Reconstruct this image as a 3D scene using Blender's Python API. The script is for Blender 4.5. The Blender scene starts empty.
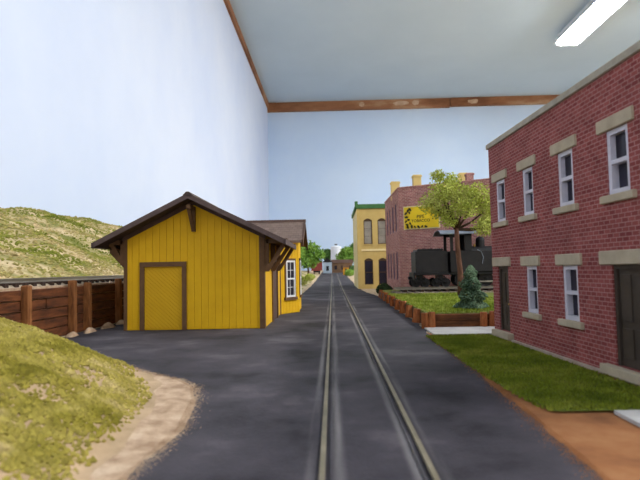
# A model railway layout in a room. 1 unit = 1 scale metre of the 1:87 layout
# (track gauge 1.43), so the room around the layout is 87 times larger too.
import bpy, math, random
from mathutils import Matrix, Vector, noise
random.seed(7)
PI = math.pi
S = bpy.context.scene
COL = S.collection

# ------------------------------------------------------------------ camera
CAM_H, FPX = 2.69, 520.0
cam_d = bpy.data.cameras.new('camera'); cam = bpy.data.objects.new('camera', cam_d); COL.objects.link(cam)
cam_d.sensor_fit = 'HORIZONTAL'; cam_d.sensor_width = 36.0; cam_d.lens = FPX * 36.0 / 640.0
cam_d.clip_start = 0.05; cam_d.clip_end = 2000
ROT = (Matrix.Rotation(math.atan(12 / FPX), 4, 'Z') @ Matrix.Rotation(PI / 2 + math.atan(29 / FPX), 4, 'X')
       @ Matrix.Rotation(math.radians(-1.1), 4, 'Z'))
cam.matrix_world = Matrix.Translation((0, 0, CAM_H)) @ ROT
cam_d.dof.use_dof = True; cam_d.dof.focus_distance = 27.0; cam_d.dof.aperture_fstop = 0.55
S.camera = cam

# ------------------------------------------------------------------ world, exposure
w = bpy.data.worlds.new('room_light'); S.world = w; w.use_nodes = True
bg = w.node_tree.nodes['Background']; bg.inputs[0].default_value = (1.0, 0.98, 0.96, 1); bg.inputs[1].default_value = 0.5
S.view_settings.view_transform = 'Standard'; S.view_settings.look = 'None'
S.view_settings.gamma = 1.0; S.view_settings.use_curve_mapping = False
S.view_settings.exposure = 1.3
TUBE_STRENGTH = 43.0

# ------------------------------------------------------------------ helpers
def lin(c):
    return tuple(((v / 255) / 12.92 if v / 255 <= .04045 else ((v / 255 + .055) / 1.055) ** 2.4) for v in c) + (1,)

MATS = {}
def mat(name, cols, scale=4.0, rough=.8, bump=0.0, stretch=(1, 1, 1), detail=5, island=0.0, spec=.3, metal=0.0, bscale=None, contrast=(.3, .7)):
    m = bpy.data.materials.new(name); m.use_nodes = True
    nt = m.node_tree; N = nt.nodes; L = nt.links; p = N['Principled BSDF']
    p.inputs['Roughness'].default_value = rough; p.inputs['Specular IOR Level'].default_value = spec
    p.inputs['Metallic'].default_value = metal
    tc = N.new('ShaderNodeTexCoord'); mp = N.new('ShaderNodeMapping'); mp.inputs['Scale'].default_value = stretch
    L.new(tc.outputs['Object'], mp.inputs['Vector'])
    nz = N.new('ShaderNodeTexNoise'); nz.inputs['Scale'].default_value = scale; nz.inputs['Detail'].default_value = detail
    nz.inputs['Roughness'].default_value = .62
    L.new(mp.outputs[0], nz.inputs['Vector'])
    rp = N.new('ShaderNodeValToRGB'); e = rp.color_ramp.elements
    a, b = contrast
    e[0].position = a; e[0].color = lin(cols[0]); e[1].position = b; e[1].color = lin(cols[-1])
    for i, c in enumerate(cols[1:-1]):
        k = e.new(a + (b - a) * (i + 1) / (len(cols) - 1)); k.color = lin(c)
    L.new(nz.outputs['Fac'], rp.inputs['Fac']); out = rp.outputs['Color']
    if island:
        g = N.new('ShaderNodeNewGeometry'); hv = N.new('ShaderNodeHueSaturation')
        mr = N.new('ShaderNodeMapRange'); mr.inputs[3].default_value = 1 - island; mr.inputs[4].default_value = 1 + island
        L.new(g.outputs['Random Per Island'], mr.inputs[0]); L.new(mr.outputs[0], hv.inputs['Value'])
        L.new(out, hv.inputs['Color']); out = hv.outputs[0]
    L.new(out, p.inputs['Base Color'])
    if bump:
        n2 = N.new('ShaderNodeTexNoise'); n2.inputs['Scale'].default_value = bscale or scale * 3; n2.inputs['Detail'].default_value = 4
        L.new(mp.outputs[0], n2.inputs['Vector'])
        bp = N.new('ShaderNodeBump'); bp.inputs['Strength'].default_value = bump; bp.inputs['Distance'].default_value = .05
        L.new(n2.outputs['Fac'], bp.inputs['Height']); L.new(bp.outputs[0], p.inputs['Normal'])
    MATS[name] = m
    return m

def brick_mat(name, c1, c2, mortar, bw=.33, bh=.12, bump=.5, msize=.012, tint=(255, 255, 255)):
    m = bpy.data.materials.new(name); m.use_nodes = True
    nt = m.node_tree; N = nt.nodes; L = nt.links; p = N['Principled BSDF']; p.inputs['Roughness'].default_value = .85
    p.inputs['Specular IOR Level'].default_value = .2
    tc = N.new('ShaderNodeTexCoord'); so = N.new('ShaderNodeSeparateXYZ'); sn = N.new('ShaderNodeSeparateXYZ')
    L.new(tc.outputs['Object'], so.inputs[0]); L.new(tc.outputs['Normal'], sn.inputs[0])
    ax = N.new('ShaderNodeMath'); ax.operation = 'ABSOLUTE'; L.new(sn.outputs['X'], ax.inputs[0])
    gt = N.new('ShaderNodeMath'); gt.operation = 'GREATER_THAN'; gt.inputs[1].default_value = .7; L.new(ax.outputs[0], gt.inputs[0])
    mx = N.new('ShaderNodeMix'); mx.data_type = 'FLOAT'; L.new(gt.outputs[0], mx.inputs[0]); L.new(so.outputs['X'], mx.inputs[2]); L.new(so.outputs['Y'], mx.inputs[3])
    cb = N.new('ShaderNodeCombineXYZ'); L.new(mx.outputs[0], cb.inputs[0]); L.new(so.outputs['Z'], cb.inputs[1])
    br = N.new('ShaderNodeTexBrick'); L.new(cb.outputs[0], br.inputs['Vector'])
    br.inputs['Color1'].default_value = lin(c1); br.inputs['Color2'].default_value = lin(c2); br.inputs['Mortar'].default_value = lin(mortar)
    br.inputs['Scale'].default_value = 1; br.inputs['Brick Width'].default_value = bw; br.inputs['Row Height'].default_value = bh
    br.inputs['Mortar Size'].default_value = msize; br.inputs['Mortar Smooth'].default_value = .3
    nz = N.new('ShaderNodeTexNoise'); nz.inputs['Scale'].default_value = 1.3; nz.inputs['Detail'].default_value = 5; L.new(tc.outputs['Object'], nz.inputs[0])
    mr = N.new('ShaderNodeMapRange'); mr.inputs[1].default_value = .3; mr.inputs[2].default_value = .7; mr.inputs[3].default_value = .82; mr.inputs[4].default_value = 1.15
    L.new(nz.outputs[0], mr.inputs[0])
    hv = N.new('ShaderNodeHueSaturation'); L.new(br.outputs['Color'], hv.inputs['Color']); L.new(mr.outputs[0], hv.inputs['Value'])
    L.new(hv.outputs[0], p.inputs['Base Color'])
    bp = N.new('ShaderNodeBump'); bp.inputs['Strength'].default_value = bump; bp.inputs['Distance'].default_value = .03; bp.invert = True
    L.new(br.outputs['Fac'], bp.inputs['Height']); L.new(bp.outputs[0], p.inputs['Normal'])
    MATS[name] = m
    return m

def glow(name, col, strength):
    m = bpy.data.materials.new(name); m.use_nodes = True; nt = m.node_tree
    nt.nodes.remove(nt.nodes['Principled BSDF']); e = nt.nodes.new('ShaderNodeEmission')
    e.inputs[0].default_value = lin(col); e.inputs[1].default_value = strength
    nt.links.new(e.outputs[0], nt.nodes['Material Output'].inputs[0]); MATS[name] = m

class MB:
    def __init__(s, M=None): s.v = []; s.f = []; s.M = M or Matrix.Identity(4); s.smooth = False
    def add(s, vs, fs):
        o = len(s.v); s.v += [tuple(s.M @ Vector(v)) for v in vs]; s.f += [tuple(i + o for i in f) for f in fs]; return s
    def box(s, x0, x1, y0, y1, z0, z1, b=0.0):
        if not b:
            return s.add([(x0, y0, z0), (x1, y0, z0), (x1, y1, z0), (x0, y1, z0), (x0, y0, z1), (x1, y0, z1), (x1, y1, z1), (x0, y1, z1)],
                         [(3, 2, 1, 0), (4, 5, 6, 7), (0, 1, 5, 4), (1, 2, 6, 5), (2, 3, 7, 6), (3, 0, 4, 7)])
        P = []; 
        for z, i in ((z0, b), (z0 + b, 0), (z1 - b, 0), (z1, b)):
            P += [(x0 + i, y0 + i, z), (x1 - i, y0 + i, z), (x1 - i, y1 - i, z), (x0 + i, y1 - i, z)]
        F = [(3, 2, 1, 0), (12, 13, 14, 15)]
        for k in range(3):
            for j in range(4):
                a = k * 4 + j; c = k * 4 + (j + 1) % 4; F.append((a, c, c + 4, a + 4))
        return s.add(P, F)
    def prism(s, poly, axis, a, b):
        """poly in 2D: axis 'y' -> (x,z), 'x' -> (y,z), 'z' -> (x,y); extruded a..b"""
        def p3(q, t):
            return (q[0], t, q[1]) if axis == 'y' else (t, q[0], q[1]) if axis == 'x' else (q[0], q[1], t)
        n = len(poly); vs = [p3(q, a) for q in poly] + [p3(q, b) for q in poly]
        area = sum(poly[i][0] * poly[(i + 1) % n][1] - poly[(i + 1) % n][0] * poly[i][1] for i in range(n))
        flip = (area > 0) == (b > a)
        if axis == 'y': flip = not flip
        fs = [tuple(range(n)), tuple(range(2 * n - 1, n - 1, -1))] + [(i, i + n, (i + 1) % n + n, (i + 1) % n) for i in range(n)]
        if flip: fs = [tuple(reversed(f)) for f in fs]
        return s.add(vs, fs)
    def bar(s, p, q, wd, ht, up=(0, 0, 1)):
        p = Vector(p); q = Vector(q); d = (q - p).normalized(); u = Vector(up)
        r = d.cross(u)
        if r.length < 1e-4: r = d.cross(Vector((1, 0, 0)))
        r.normalize(); u = r.cross(d)
        c = [(-1, -1), (1, -1), (1, 1), (-1, 1)]
        vs = [p + r * (a * wd / 2) + u * (b * ht / 2) for a, b in c] + [q + r * (a * wd / 2) + u * (b * ht / 2) for a, b in c]
        return s.add(vs, [(0, 1, 2, 3), (7, 6, 5, 4), (0, 4, 5, 1), (1, 5, 6, 2), (2, 6, 7, 3), (3, 7, 4, 0)])
    def tube(s, pts, rad, n=8):
        pts = [Vector(p) for p in pts]; R = rad if isinstance(rad, (list, tuple)) else [rad] * len(pts)
        vs = []; fs = []
        for i, p in enumerate(pts):
            d = (pts[min(i + 1, len(pts) - 1)] - pts[max(i - 1, 0)]).normalized()
            r = d.cross(Vector((0, 0, 1)) if abs(d.z) < .9 else Vector((1, 0, 0))).normalized(); u = r.cross(d)
            vs += [p + (r * math.cos(2 * PI * k / n) + u * math.sin(2 * PI * k / n)) * R[i] for k in range(n)]
        for i in range(len(pts) - 1):
            for k in range(n):
                fs.append((i * n + k, (i + 1) * n + k, (i + 1) * n + (k + 1) % n, i * n + (k + 1) % n))
        fs += [tuple(range(n)), tuple(range(len(pts) * n - 1, (len(pts) - 1) * n - 1, -1))]
        return s.add(vs, fs)
    def lathe(s, prof, c=(0, 0, 0), n=16):
        vs = [(c[0] + r * math.cos(2 * PI * k / n), c[1] + r * math.sin(2 * PI * k / n), c[2] + z) for r, z in prof for k in range(n)]
        fs = [(i * n + k, i * n + (k + 1) % n, (i + 1) * n + (k + 1) % n, (i + 1) * n + k) for i in range(len(prof) - 1) for k in range(n)]
        fs += [tuple(range(n - 1, -1, -1)), tuple(range((len(prof) - 1) * n, len(prof) * n))]
        return s.add(vs, fs)
    def build(s, name, m, parent=None, smooth=False):
        me = bpy.data.meshes.new(name); me.from_pydata(s.v, [], s.f); me.update()
        me.materials.append(MATS[m])
        if smooth:
            for p in me.polygons: p.use_smooth = True
        o = bpy.data.objects.new(name, me); COL.objects.link(o)
        if parent: o.parent = parent
        return o

def tag(o, label=None, cat=None, group=None, kind=None):
    if label: o['label'] = label
    if cat: o['category'] = cat
    if group: o['group'] = group
    if kind: o['kind'] = kind
    return o
def thing(name, label, cat, loc=(0, 0, 0), rz=0.0, group=None):
    o = bpy.data.objects.new(name, None); COL.objects.link(o); o.location = loc; o.rotation_euler = (0, 0, rz)
    o.empty_display_size = .3
    return tag(o, label, cat, group)
def struct(o): o['kind'] = 'structure'; return o
def share(src, parent, M):
    c = src.copy(); COL.objects.link(c); c.parent = parent; c.matrix_local = M; return c
def T(x=0, y=0, z=0, rz=0): return Matrix.Translation((x, y, z)) @ Matrix.Rotation(rz, 4, 'Z')
def smooth01(t): t = max(0, min(1, t)); return t * t * (3 - 2 * t)
def fbm(x, y, z=0, s=1.0): return noise.fractal(Vector((x * s, y * s, z * s)), 1.0, 2.0, 4)
def clip_poly(poly, x0, x1, z0, z1):
    for ax, lim, sg in ((0, x0, 1), (0, x1, -1), (1, z0, 1), (1, z1, -1)):
        out = []
        for i in range(len(poly)):
            a, b = poly[i], poly[(i + 1) % len(poly)]
            da, db = sg * (a[ax] - lim), sg * (b[ax] - lim)
            if da >= 0: out.append(a)
            if da * db < 0:
                t = da / (da - db); out.append((a[0] + t * (b[0] - a[0]), a[1] + t * (b[1] - a[1])))
        poly = out
        if len(poly) < 3: return []
    return poly
def wall_cells(mb, x0, x1, z0, z1, opens, depth):
    """wall face on y=0 (outside is -y) with recessed openings (x0,x1,z0,z1)"""
    xs = sorted({x0, x1} | {v for o in opens for v in o[:2]}); zs = sorted({z0, z1} | {v for o in opens for v in o[2:]})
    for a, b in zip(xs, xs[1:]):
        for c, d in zip(zs, zs[1:]):
            if any(o[0] <= a and b <= o[1] and o[2] <= c and d <= o[3] for o in opens): continue
            mb.add([(a, 0, c), (b, 0, c), (b, 0, d), (a, 0, d)], [(0, 1, 2, 3)])
    for a, b, c, d in opens:
        D = depth
        mb.add([(a, 0, c), (a, D, c), (a, D, d), (a, 0, d)], [(0, 1, 2, 3)]); mb.add([(b, 0, c), (b, D, c), (b, D, d), (b, 0, d)], [(3, 2, 1, 0)])
        mb.add([(a, 0, d), (b, 0, d), (b, D, d), (a, D, d)], [(3, 2, 1, 0)]); mb.add([(a, 0, c), (b, 0, c), (b, D, c), (a, D, c)], [(0, 1, 2, 3)])

# ------------------------------------------------------------------ materials
mat('sky_paint', [(194, 216, 244), (204, 223, 246)], .02, .9, contrast=(.35, .65))
mat('sky_paint_pale', [(200, 212, 236), (212, 221, 239)], .02, .9, contrast=(.35, .65))
mat('ceiling_paint', [(180, 199, 214), (188, 206, 220)], .03, .95, .05)
mat('raw_timber', [(118, 76, 50), (154, 106, 74), (190, 158, 126)], .12, .8, stretch=(.3, .3, 1), contrast=(.35, .75))
mat('plaster', [(176, 142, 114), (206, 182, 160)], .4, .9)
mat('dirt', [(140, 112, 84), (196, 172, 138), (214, 194, 164)], 1.5, .95, .5)
mat('brown_dirt', [(122, 78, 46), (150, 98, 58), (166, 116, 74)], .9, .95, .25)
mat('sand', [(150, 122, 96), (178, 150, 122), (196, 170, 142)], 2.0, .95, .5, contrast=(.38, .62), detail=9)
mat('hill_soil', [(116, 118, 52), (166, 150, 100), (200, 178, 138)], .35, .95, .6, contrast=(.38, .58))
mat('hill_foam', [(104, 112, 28), (138, 138, 58), (172, 154, 98), (206, 182, 140)], .16, .95, island=.25, contrast=(.38, .64))
mat('mound_soil', [(152, 128, 96), (186, 158, 126)], 1.2, .95, .6)
mat('mound_foam', [(92, 84, 18), (130, 120, 40), (160, 146, 70), (194, 172, 124)], .6, .95, island=.28, contrast=(.32, .68))
mat('lawn_soil', [(88, 98, 28), (116, 120, 44)], 1.5, .95, .5)
mat('lawn_grass', [(86, 100, 16), (116, 126, 28), (146, 146, 54)], .8, .9, island=.25)
mat('bed_grass', [(106, 124, 26), (134, 148, 46), (164, 168, 78)], .9, .9, island=.2)
mat('concrete', [(176, 172, 166), (198, 194, 188)], 1.5, .9, .15)
mat('foundation', [(150, 134, 118), (184, 168, 150)], 2, .9, .2)
mat('ballast', [(66, 56, 48), (110, 96, 82), (150, 136, 118)], 5, .95, .8)
mat('ballast_pale', [(120, 106, 88), (166, 150, 126), (190, 172, 146)], 5, .95, .8)
mat('tie_wood', [(42, 30, 24), (66, 48, 38)], 3, .9, .3)
mat('rail_steel', [(120, 116, 108), (168, 162, 150)], 2, .35, metal=.7, stretch=(1, .1, 1))
mat('rail_rust', [(120, 112, 92), (152, 140, 116)], 2, .5, metal=.3)
mat('yellow', [(212, 162, 8), (220, 171, 12)], 1.5, .7, .06)
mat('yellow_door', [(204, 158, 18), (214, 168, 24)], 1.5, .7, .05)
mat('yellow_dark', [(150, 106, 6), (164, 118, 10)], 1.5, .8)
mat('brown_trim', [(88, 62, 38), (106, 76, 48)], 3, .75, .1)
mat('barge_paint', [(78, 63, 60), (94, 77, 72)], 3, .75, .1)
mat('dark_brown', [(70, 50, 40), (86, 62, 50)], 3, .75, .1)
mat('roof_felt', [(62, 50, 46), (84, 68, 60)], 4, .85, .2)
mat('white_paint', [(214, 212, 210), (228, 226, 224)], 2, .6)
mat('window_white', [(196, 192, 200), (214, 210, 216)], 2, .6)
mat('glass', [(24, 22, 34), (40, 36, 52)], .8, .3, spec=.25)
mat('stone', [(168, 154, 130), (188, 174, 148)], 2.5, .85, .12)
mat('coping', [(150, 142, 126), (176, 168, 150)], 2.5, .85, .12)
mat('door_paint', [(58, 50, 42), (72, 62, 52)], 2, .6, .06)
mat('brass', [(150, 120, 60), (170, 140, 80)], 2, .4, metal=.8)
mat('wall_timber', [(52, 28, 14), (92, 50, 24), (122, 70, 36)], 1.6, .85, .5, stretch=(3, .5, 3))
mat('post_timber', [(88, 50, 24), (132, 82, 42), (152, 100, 58)], 2.2, .85, .4, stretch=(3, 3, .6))
mat('log_timber', [(104, 54, 24), (148, 84, 42), (170, 106, 62)], 2.4, .85, .4, stretch=(2, 2, .7))
mat('beam_timber', [(56, 32, 18), (92, 54, 28), (130, 78, 40)], 1.4, .85, .4, stretch=(.6, 2, 3))
mat('engine_black', [(18, 17, 19), (28, 26, 28)], 1.5, .5, .05)
mat('engine_grey', [(28, 26, 28), (40, 37, 37)], 1.5, .55, .05)
mat('roof_grey', [(92, 98, 108), (126, 132, 142)], 1.2, .6)
mat('coal', [(16, 15, 16), (32, 30, 30)], 6, .7, .8)
mat('bark', [(64, 42, 32), (98, 66, 50), (124, 88, 68)], 3, .9, .5, stretch=(2, 2, .5))
mat('twig', [(64, 46, 34), (88, 66, 46)], 3, .9)
mat('leaf_light', [(136, 148, 44), (170, 178, 74), (204, 206, 116)], .5, .8, island=.25)
mat('leaf_mid', [(88, 128, 40), (120, 158, 62), (148, 178, 84)], .5, .8, island=.2)
mat('leaf_dark', [(58, 92, 40), (84, 118, 56)], .5, .8, island=.2)
mat('spruce', [(52, 74, 52), (82, 106, 78), (116, 138, 104)], 1.2, .85, island=.25)
mat('shrub_dark', [(30, 44, 24), (52, 68, 34)], 2, .9, island=.3)
mat('cream_wall', [(192, 164, 96), (204, 178, 110)], .8, .8, .06)
mat('cream_light', [(226, 208, 152), (234, 218, 166)], .8, .8)
mat('cornice_green', [(52, 96, 50), (70, 116, 64)], 1.5, .7)
mat('window_brown', [(74, 56, 36), (92, 70, 46)], 2, .7)
mat('pane_pale', [(126, 120, 108), (160, 154, 142)], .8, .25)
mat('purple_trim', [(84, 66, 92), (104, 84, 110)], 2, .7)
mat('chimney_cream', [(214, 184, 112), (224, 196, 126)], 2, .8, .1)
mat('sign_yellow', [(228, 192, 28), (234, 200, 36)], 1, .6)
mat('sign_disc', [(240, 206, 30), (244, 212, 38)], 1, .6)
mat('sign_dark', [(30, 34, 18), (44, 46, 22)], 3, .6)
mat('sign_text', [(110, 84, 14), (124, 96, 20)], 3, .6)
mat('sign_edge', [(222, 206, 150), (232, 218, 168)], 2, .6)
mat('boxcar_red', [(124, 54, 50), (146, 68, 62)], 1, .7)
mat('tank_white', [(224, 226, 232), (236, 238, 242)], .4, .5)
mat('shed_brown', [(110, 84, 62), (136, 106, 80)], .8, .8)
mat('shed_orange', [(206, 142, 28), (222, 160, 44)], .8, .8)
mat('pale_blue', [(168, 190, 206), (188, 206, 220)], .8, .7)
mat('fixture_white', [(222, 224, 226), (232, 234, 236)], .3, .5)
glow('tube_glow', (250, 252, 255), TUBE_STRENGTH)
brick_mat('brick_red', (126, 58, 56), (152, 82, 76), (168, 126, 120), .24, .11)
brick_mat('brick_plum', (150, 98, 94), (178, 124, 114), (206, 178, 168), .36, .14)
brick_mat('shingle', (112, 94, 84), (124, 104, 94), (98, 82, 74), .3, .16, .35, .012)

def asphalt():
    m = mat('asphalt', [(34, 31, 35), (56, 52, 57), (67, 62, 67), (90, 84, 87)], .34, .82, .35, bscale=16, detail=12, contrast=(.36, .64))
    nt = m.node_tree; N = nt.nodes; L = nt.links; p = N['Principled BSDF']
    src = p.inputs['Base Color'].links[0].from_socket
    tc = N.new('ShaderNodeTexCoord'); mp = N.new('ShaderNodeMapping'); mp.inputs['Scale'].default_value = (3.2, .16, 1)
    L.new(tc.outputs['Object'], mp.inputs[0])
    nz = N.new('ShaderNodeTexNoise'); nz.inputs['Scale'].default_value = 1; nz.inputs['Detail'].default_value = 6; L.new(mp.outputs[0], nz.inputs[0])
    sx = N.new('ShaderNodeSeparateXYZ'); L.new(tc.outputs['Object'], sx.inputs[0])
    prev = None
    for c, wd in ((.02, .15), (-.36, .1), (1.05, .12), (1.42, .1)):       # chalky wear alongside the rails
        a = N.new('ShaderNodeMath'); a.operation = 'SUBTRACT'; a.inputs[1].default_value = c; L.new(sx.outputs[0], a.inputs[0])
        b = N.new('ShaderNodeMath'); b.operation = 'ABSOLUTE'; L.new(a.outputs[0], b.inputs[0])
        r = N.new('ShaderNodeMapRange'); r.interpolation_type = 'SMOOTHSTEP'; r.inputs[1].default_value = 0; r.inputs[2].default_value = wd
        r.inputs[3].default_value = 1; r.inputs[4].default_value = 0; L.new(b.outputs[0], r.inputs[0])
        if prev:
            q = N.new('ShaderNodeMath'); q.operation = 'MAXIMUM'; L.new(prev, q.inputs[0]); L.new(r.outputs[0], q.inputs[1]); prev = q.outputs[0]
        else: prev = r.outputs[0]
    r2 = N.new('ShaderNodeMapRange'); r2.inputs[1].default_value = .35; r2.inputs[2].default_value = .8; r2.inputs[3].default_value = 0; r2.inputs[4].default_value = .8
    L.new(nz.outputs[0], r2.inputs[0])
    mu = N.new('ShaderNodeMath'); mu.operation = 'MULTIPLY'; L.new(prev, mu.inputs[0]); L.new(r2.outputs[0], mu.inputs[1])
    mx = N.new('ShaderNodeMix'); mx.data_type = 'RGBA'; L.new(mu.outputs[0], mx.inputs[0]); L.new(src, mx.inputs[6]); mx.inputs[7].default_value = lin((156, 150, 146))
    L.new(mx.outputs[2], p.inputs['Base Color'])
asphalt()

# ------------------------------------------------------------------ the room
CEIL = 106.0
def room():
    def slab(name, m, *a): return struct(MB().box(*a).build(name, m))
    slab('wall_left', 'sky_paint_pale', -41, -38.4, -120, 322, -60, CEIL + 2)
    slab('wall_back', 'sky_paint', -41, 420, 318, 321, -60, CEIL + 2)
    slab('ceiling', 'ceiling_paint', -41, 420, -160, 322, CEIL, CEIL + 2)
    slab('trim_1', 'raw_timber', -38.38, -37.4, -120, 316, CEIL - 3.4, CEIL - .02)
    slab('trim_2', 'raw_timber', -38.3, 74, 315.6, 317.9, CEIL - 5.6, CEIL - .02)
    slab('trim_3', 'raw_timber', 74.3, 419, 315.2, 317.9, CEIL - 5.0, CEIL - .02)
    rn = random.Random(5)
    for x, wd in ((44, 9), (53, 4), (20, 3), (88, 6)):          # smears of old plaster on the timber
        pl = [(x + wd / 2 * (1 + .2 * rn.random()) * math.cos(2 * PI * k / 14), CEIL - 2.6 + 1.5 * (.6 + .6 * rn.random()) * math.sin(2 * PI * k / 14)) for k in range(14)]
        MB().prism(pl, 'y', 315.45 if x < 74 else 315.05, 315.7).build('plaster_smear', 'plaster', bpy.data.objects['trim_2' if x < 74 else 'trim_3'])
room()

def fixture(x, y0, label):
    t = thing('fluorescent_fixture', label, 'ceiling light', (x, y0, CEIL - .06), 0, 'twin fluorescent fixtures on the ceiling')
    Ln = 106.0
    MB().prism([(-3.6, 0), (-3.0, -2.2), (3.0, -2.2), (3.6, 0)], 'y', 0, Ln).build('housing', 'fixture_white', t)
    for s in (-1, 1):
        MB().prism([(s * 3.0, -2.2), (s * 5.6, -4.6), (s * 5.8, -4.5), (s * 3.2, -2.0)], 'y', 0, Ln).build('reflector', 'fixture_white', t)
    for sx in (-2.7, 2.7):
        MB().tube([(sx, 1.2, -4.1), (sx, Ln - 1.2, -4.1)], 1.55, 12).build('tube', 'tube_glow', t, True)
    for yy in (.2, Ln - 1.2):
        MB().box(-4.6, 4.6, yy, yy + 1.0, -5.6, -2.2, .2).build('lamp_holder', 'fixture_white', t)
fixture(107, 125, 'glowing twin-tube fluorescent fixture on the ceiling at upper right')
fixture(107, -60, 'twin-tube fluorescent fixture on the ceiling behind the viewpoint')

# ------------------------------------------------------------------ ground
def zt(Y): return 1.95 * smooth01((Y - 62) / 150.0)
def strip_mesh(name, m, edges_l, edges_r, ys, z, nx=6, wob=0.0):
    """sheet between x=edges_l(y) and x=edges_r(y)"""
    mb = MB(); n = nx + 1
    for i, y in enumerate(ys):
        a, b = edges_l(y), edges_r(y)
        a += wob * fbm(3.1, y, 0, .9); b += wob * fbm(9.7, y, 0, .9)
        for k in range(n): mb.v.append((a + (b - a) * k / nx, y, zt(y) + z))
    for i in range(len(ys) - 1):
        for k in range(nx): q = i * n + k; mb.f.append((q, q + 1, q + n + 1, q + n))
    return mb.build(name, m)
ALLY = [-8 + .5 * i for i in range(140)] + [62 + 4 * i for i in range(65)]
struct(strip_mesh('floor_layout_base', 'dirt', lambda y: -38.4, lambda y: 300, ALLY, -.03, 8))

def interp(tab):
    def f(y):
        if y <= tab[0][0]: return tab[0][1]
        for (a, p), (b, q) in zip(tab, tab[1:]):
            if y <= b: return p + (q - p) * (y - a) / (b - a)
        return tab[-1][1]
    return f
roadL = interp([(-8, -2.6), (6.9, -2.75), (9, -2.65), (11.1, -2.95), (12.3, -3.3), (13.1, -3.9), (14.2, -5.2), (16.1, -6.9), (18.5, -8.9), (20.5, -10.6), (21.5, -11.6), (38, -11.6), (42, -4.6), (46, -3.4), (75, -3.4), (320, -3.6)])
roadR = interp([(-8, 3.1), (6.7, 3.3), (13.5, 3.65), (20.9, 3.75), (23.3, 4.0), (50, 4.3), (60, 3.6), (320, 3.4)])
struct(strip_mesh('road', 'asphalt', roadL, roadR, [y for y in ALLY if y < 235], 0, 6, .14))
# right-hand yard: bare dirt, lawn, concrete walk
struct(strip_mesh('yard_dirt', 'brown_dirt', lambda y: roadR(y) - .25, lambda y: 7.0, [y for y in ALLY if y <= 21.5], -.012, 6, .1))
lawnL = interp([(9.6, 3.95), (10.2, 3.8), (13.5, 3.66), (19.0, 3.62), (20.4, 3.62), (20.9, 3.9)])
def facx(y): return 6.26 + (20.54 - y) * .05378
struct(strip_mesh('lawn', 'lawn_soil', lawnL, lambda y: facx(y) - .28, [9.7 + .25 * i for i in range(44)], .03, 8, .12))
struct(MB().box(3.95, 9.0, 20.75, 23.1, -.02, .05, .01).build('path', 'concrete'))
struct(MB().box(5.0, 6.5, 8.6, 9.62, -.02, .06, .01).build('door_slab', 'concrete'))

# ------------------------------------------------------------------ scatter helpers (foam, grass, leaves)
def clump(mb, c, r, flat=.7):
    c = Vector(c); vs = []
    for d in ((1, 0, 0), (-.5, .87, 0), (-.5, -.87, 0), (0, 0, 1), (0, 0, -.7)):
        vs.append(c + Vector((d[0] * r * random.uniform(.6, 1.3), d[1] * r * random.uniform(.6, 1.3), d[2] * r * flat * random.uniform(.6, 1.4))))
    o = len(mb.v); mb.v += [tuple(v) for v in vs]
    mb.f += [(o + a, o + b, o + 3) for a, b in ((0, 1), (1, 2), (2, 0))] + [(o + b, o + a, o + 4) for a, b in ((0, 1), (1, 2), (2, 0))]
def blade(mb, c, h, wd):
    a = random.uniform(0, 2 * PI); dx, dy = math.cos(a) * wd, math.sin(a) * wd; lx, ly = random.uniform(-.5, .5) * h, random.uniform(-.5, .5) * h
    o = len(mb.v); mb.v += [(c[0] - dx, c[1] - dy, c[2]), (c[0] + dx, c[1] + dy, c[2]), (c[0] + lx, c[1] + ly, c[2] + h)]; mb.f.append((o, o + 1, o + 2))
def leaf(mb, c, s):
    n = Vector((random.gauss(0, 1), random.gauss(0, 1), random.gauss(0, 1))).normalized()
    t = n.orthogonal().normalized() * s; b = n.cross(t).normalized() * s * .7; c = Vector(c)
    o = len(mb.v); mb.v += [tuple(c - t), tuple(c + b), tuple(c + t), tuple(c - b)]; mb.f.append((o, o + 1, o + 2, o + 3))

# lawn turf
mb = MB()
while len(mb.v) < 3 * 26000:
    y = random.uniform(9.75, 20.4); a, b = lawnL(y) - .1, facx(y) - .28
    x = random.uniform(a, b)
    if x - a < .25 * random.random(): continue
    blade(mb, (x, y, .02), random.uniform(.03, .09), .028)
tag(mb.build('grass', 'lawn_grass'), 'short green grass of the lawn before the red brick building', 'grass', kind='stuff')

# ------------------------------------------------------------------ left foreground mound
mbound = [(-11.7, 20.6), (-10.4, 19.4), (-8.9, 18.0), (-7.3, 16.2), (-5.9, 14.6), (-4.7, 12.9), (-3.95, 11.2), (-3.7, 9.6), (-3.55, 8.0), (-3.4, 6.5), (-3.3, 4.5), (-3.2, 2.0)]
def mdist(x, y):
    best = 1e9; sg = 1
    for (ax, ay), (bx, by) in zip(mbound, mbound[1:]):
        dx, dy = bx - ax, by - ay; t = max(0, min(1, ((x - ax) * dx + (y - ay) * dy) / (dx * dx + dy * dy)))
        ex, ey = x - ax - t * dx, y - ay - t * dy; d = math.hypot(ex, ey)
        if d < best: best = d; sg = 1 if (dx * (y - ay) - dy * (x - ax)) < 0 else -1
    return best * sg
def mz(x, y):
    d = mdist(x, y) + .3 * fbm(x, y, 2, .55)
    if d < 0: return .01 - .08 * min(1, -d)
    return 2.15 * math.tanh(d * .27) + .16 * fbm(x, y, 5, .8) * min(1, d) + .015
def heightfield(name, m, xs, ys, fz):
    mb = MB(); n = len(xs)
    for y in ys:
        for x in xs: mb.v.append((x, y, fz(x, y)))
    for j in range(len(ys) - 1):
        for i in range(n - 1): q = j * n + i; mb.f.append((q, q + 1, q + n + 1, q + n))
    return mb.build(name, m, None, True)
struct(heightfield('mound', 'mound_soil', [-11.7 + .15 * i for i in range(59)], [2 + .15 * i for i in range(126)], mz))
mb = MB(); cnt = 0
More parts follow.
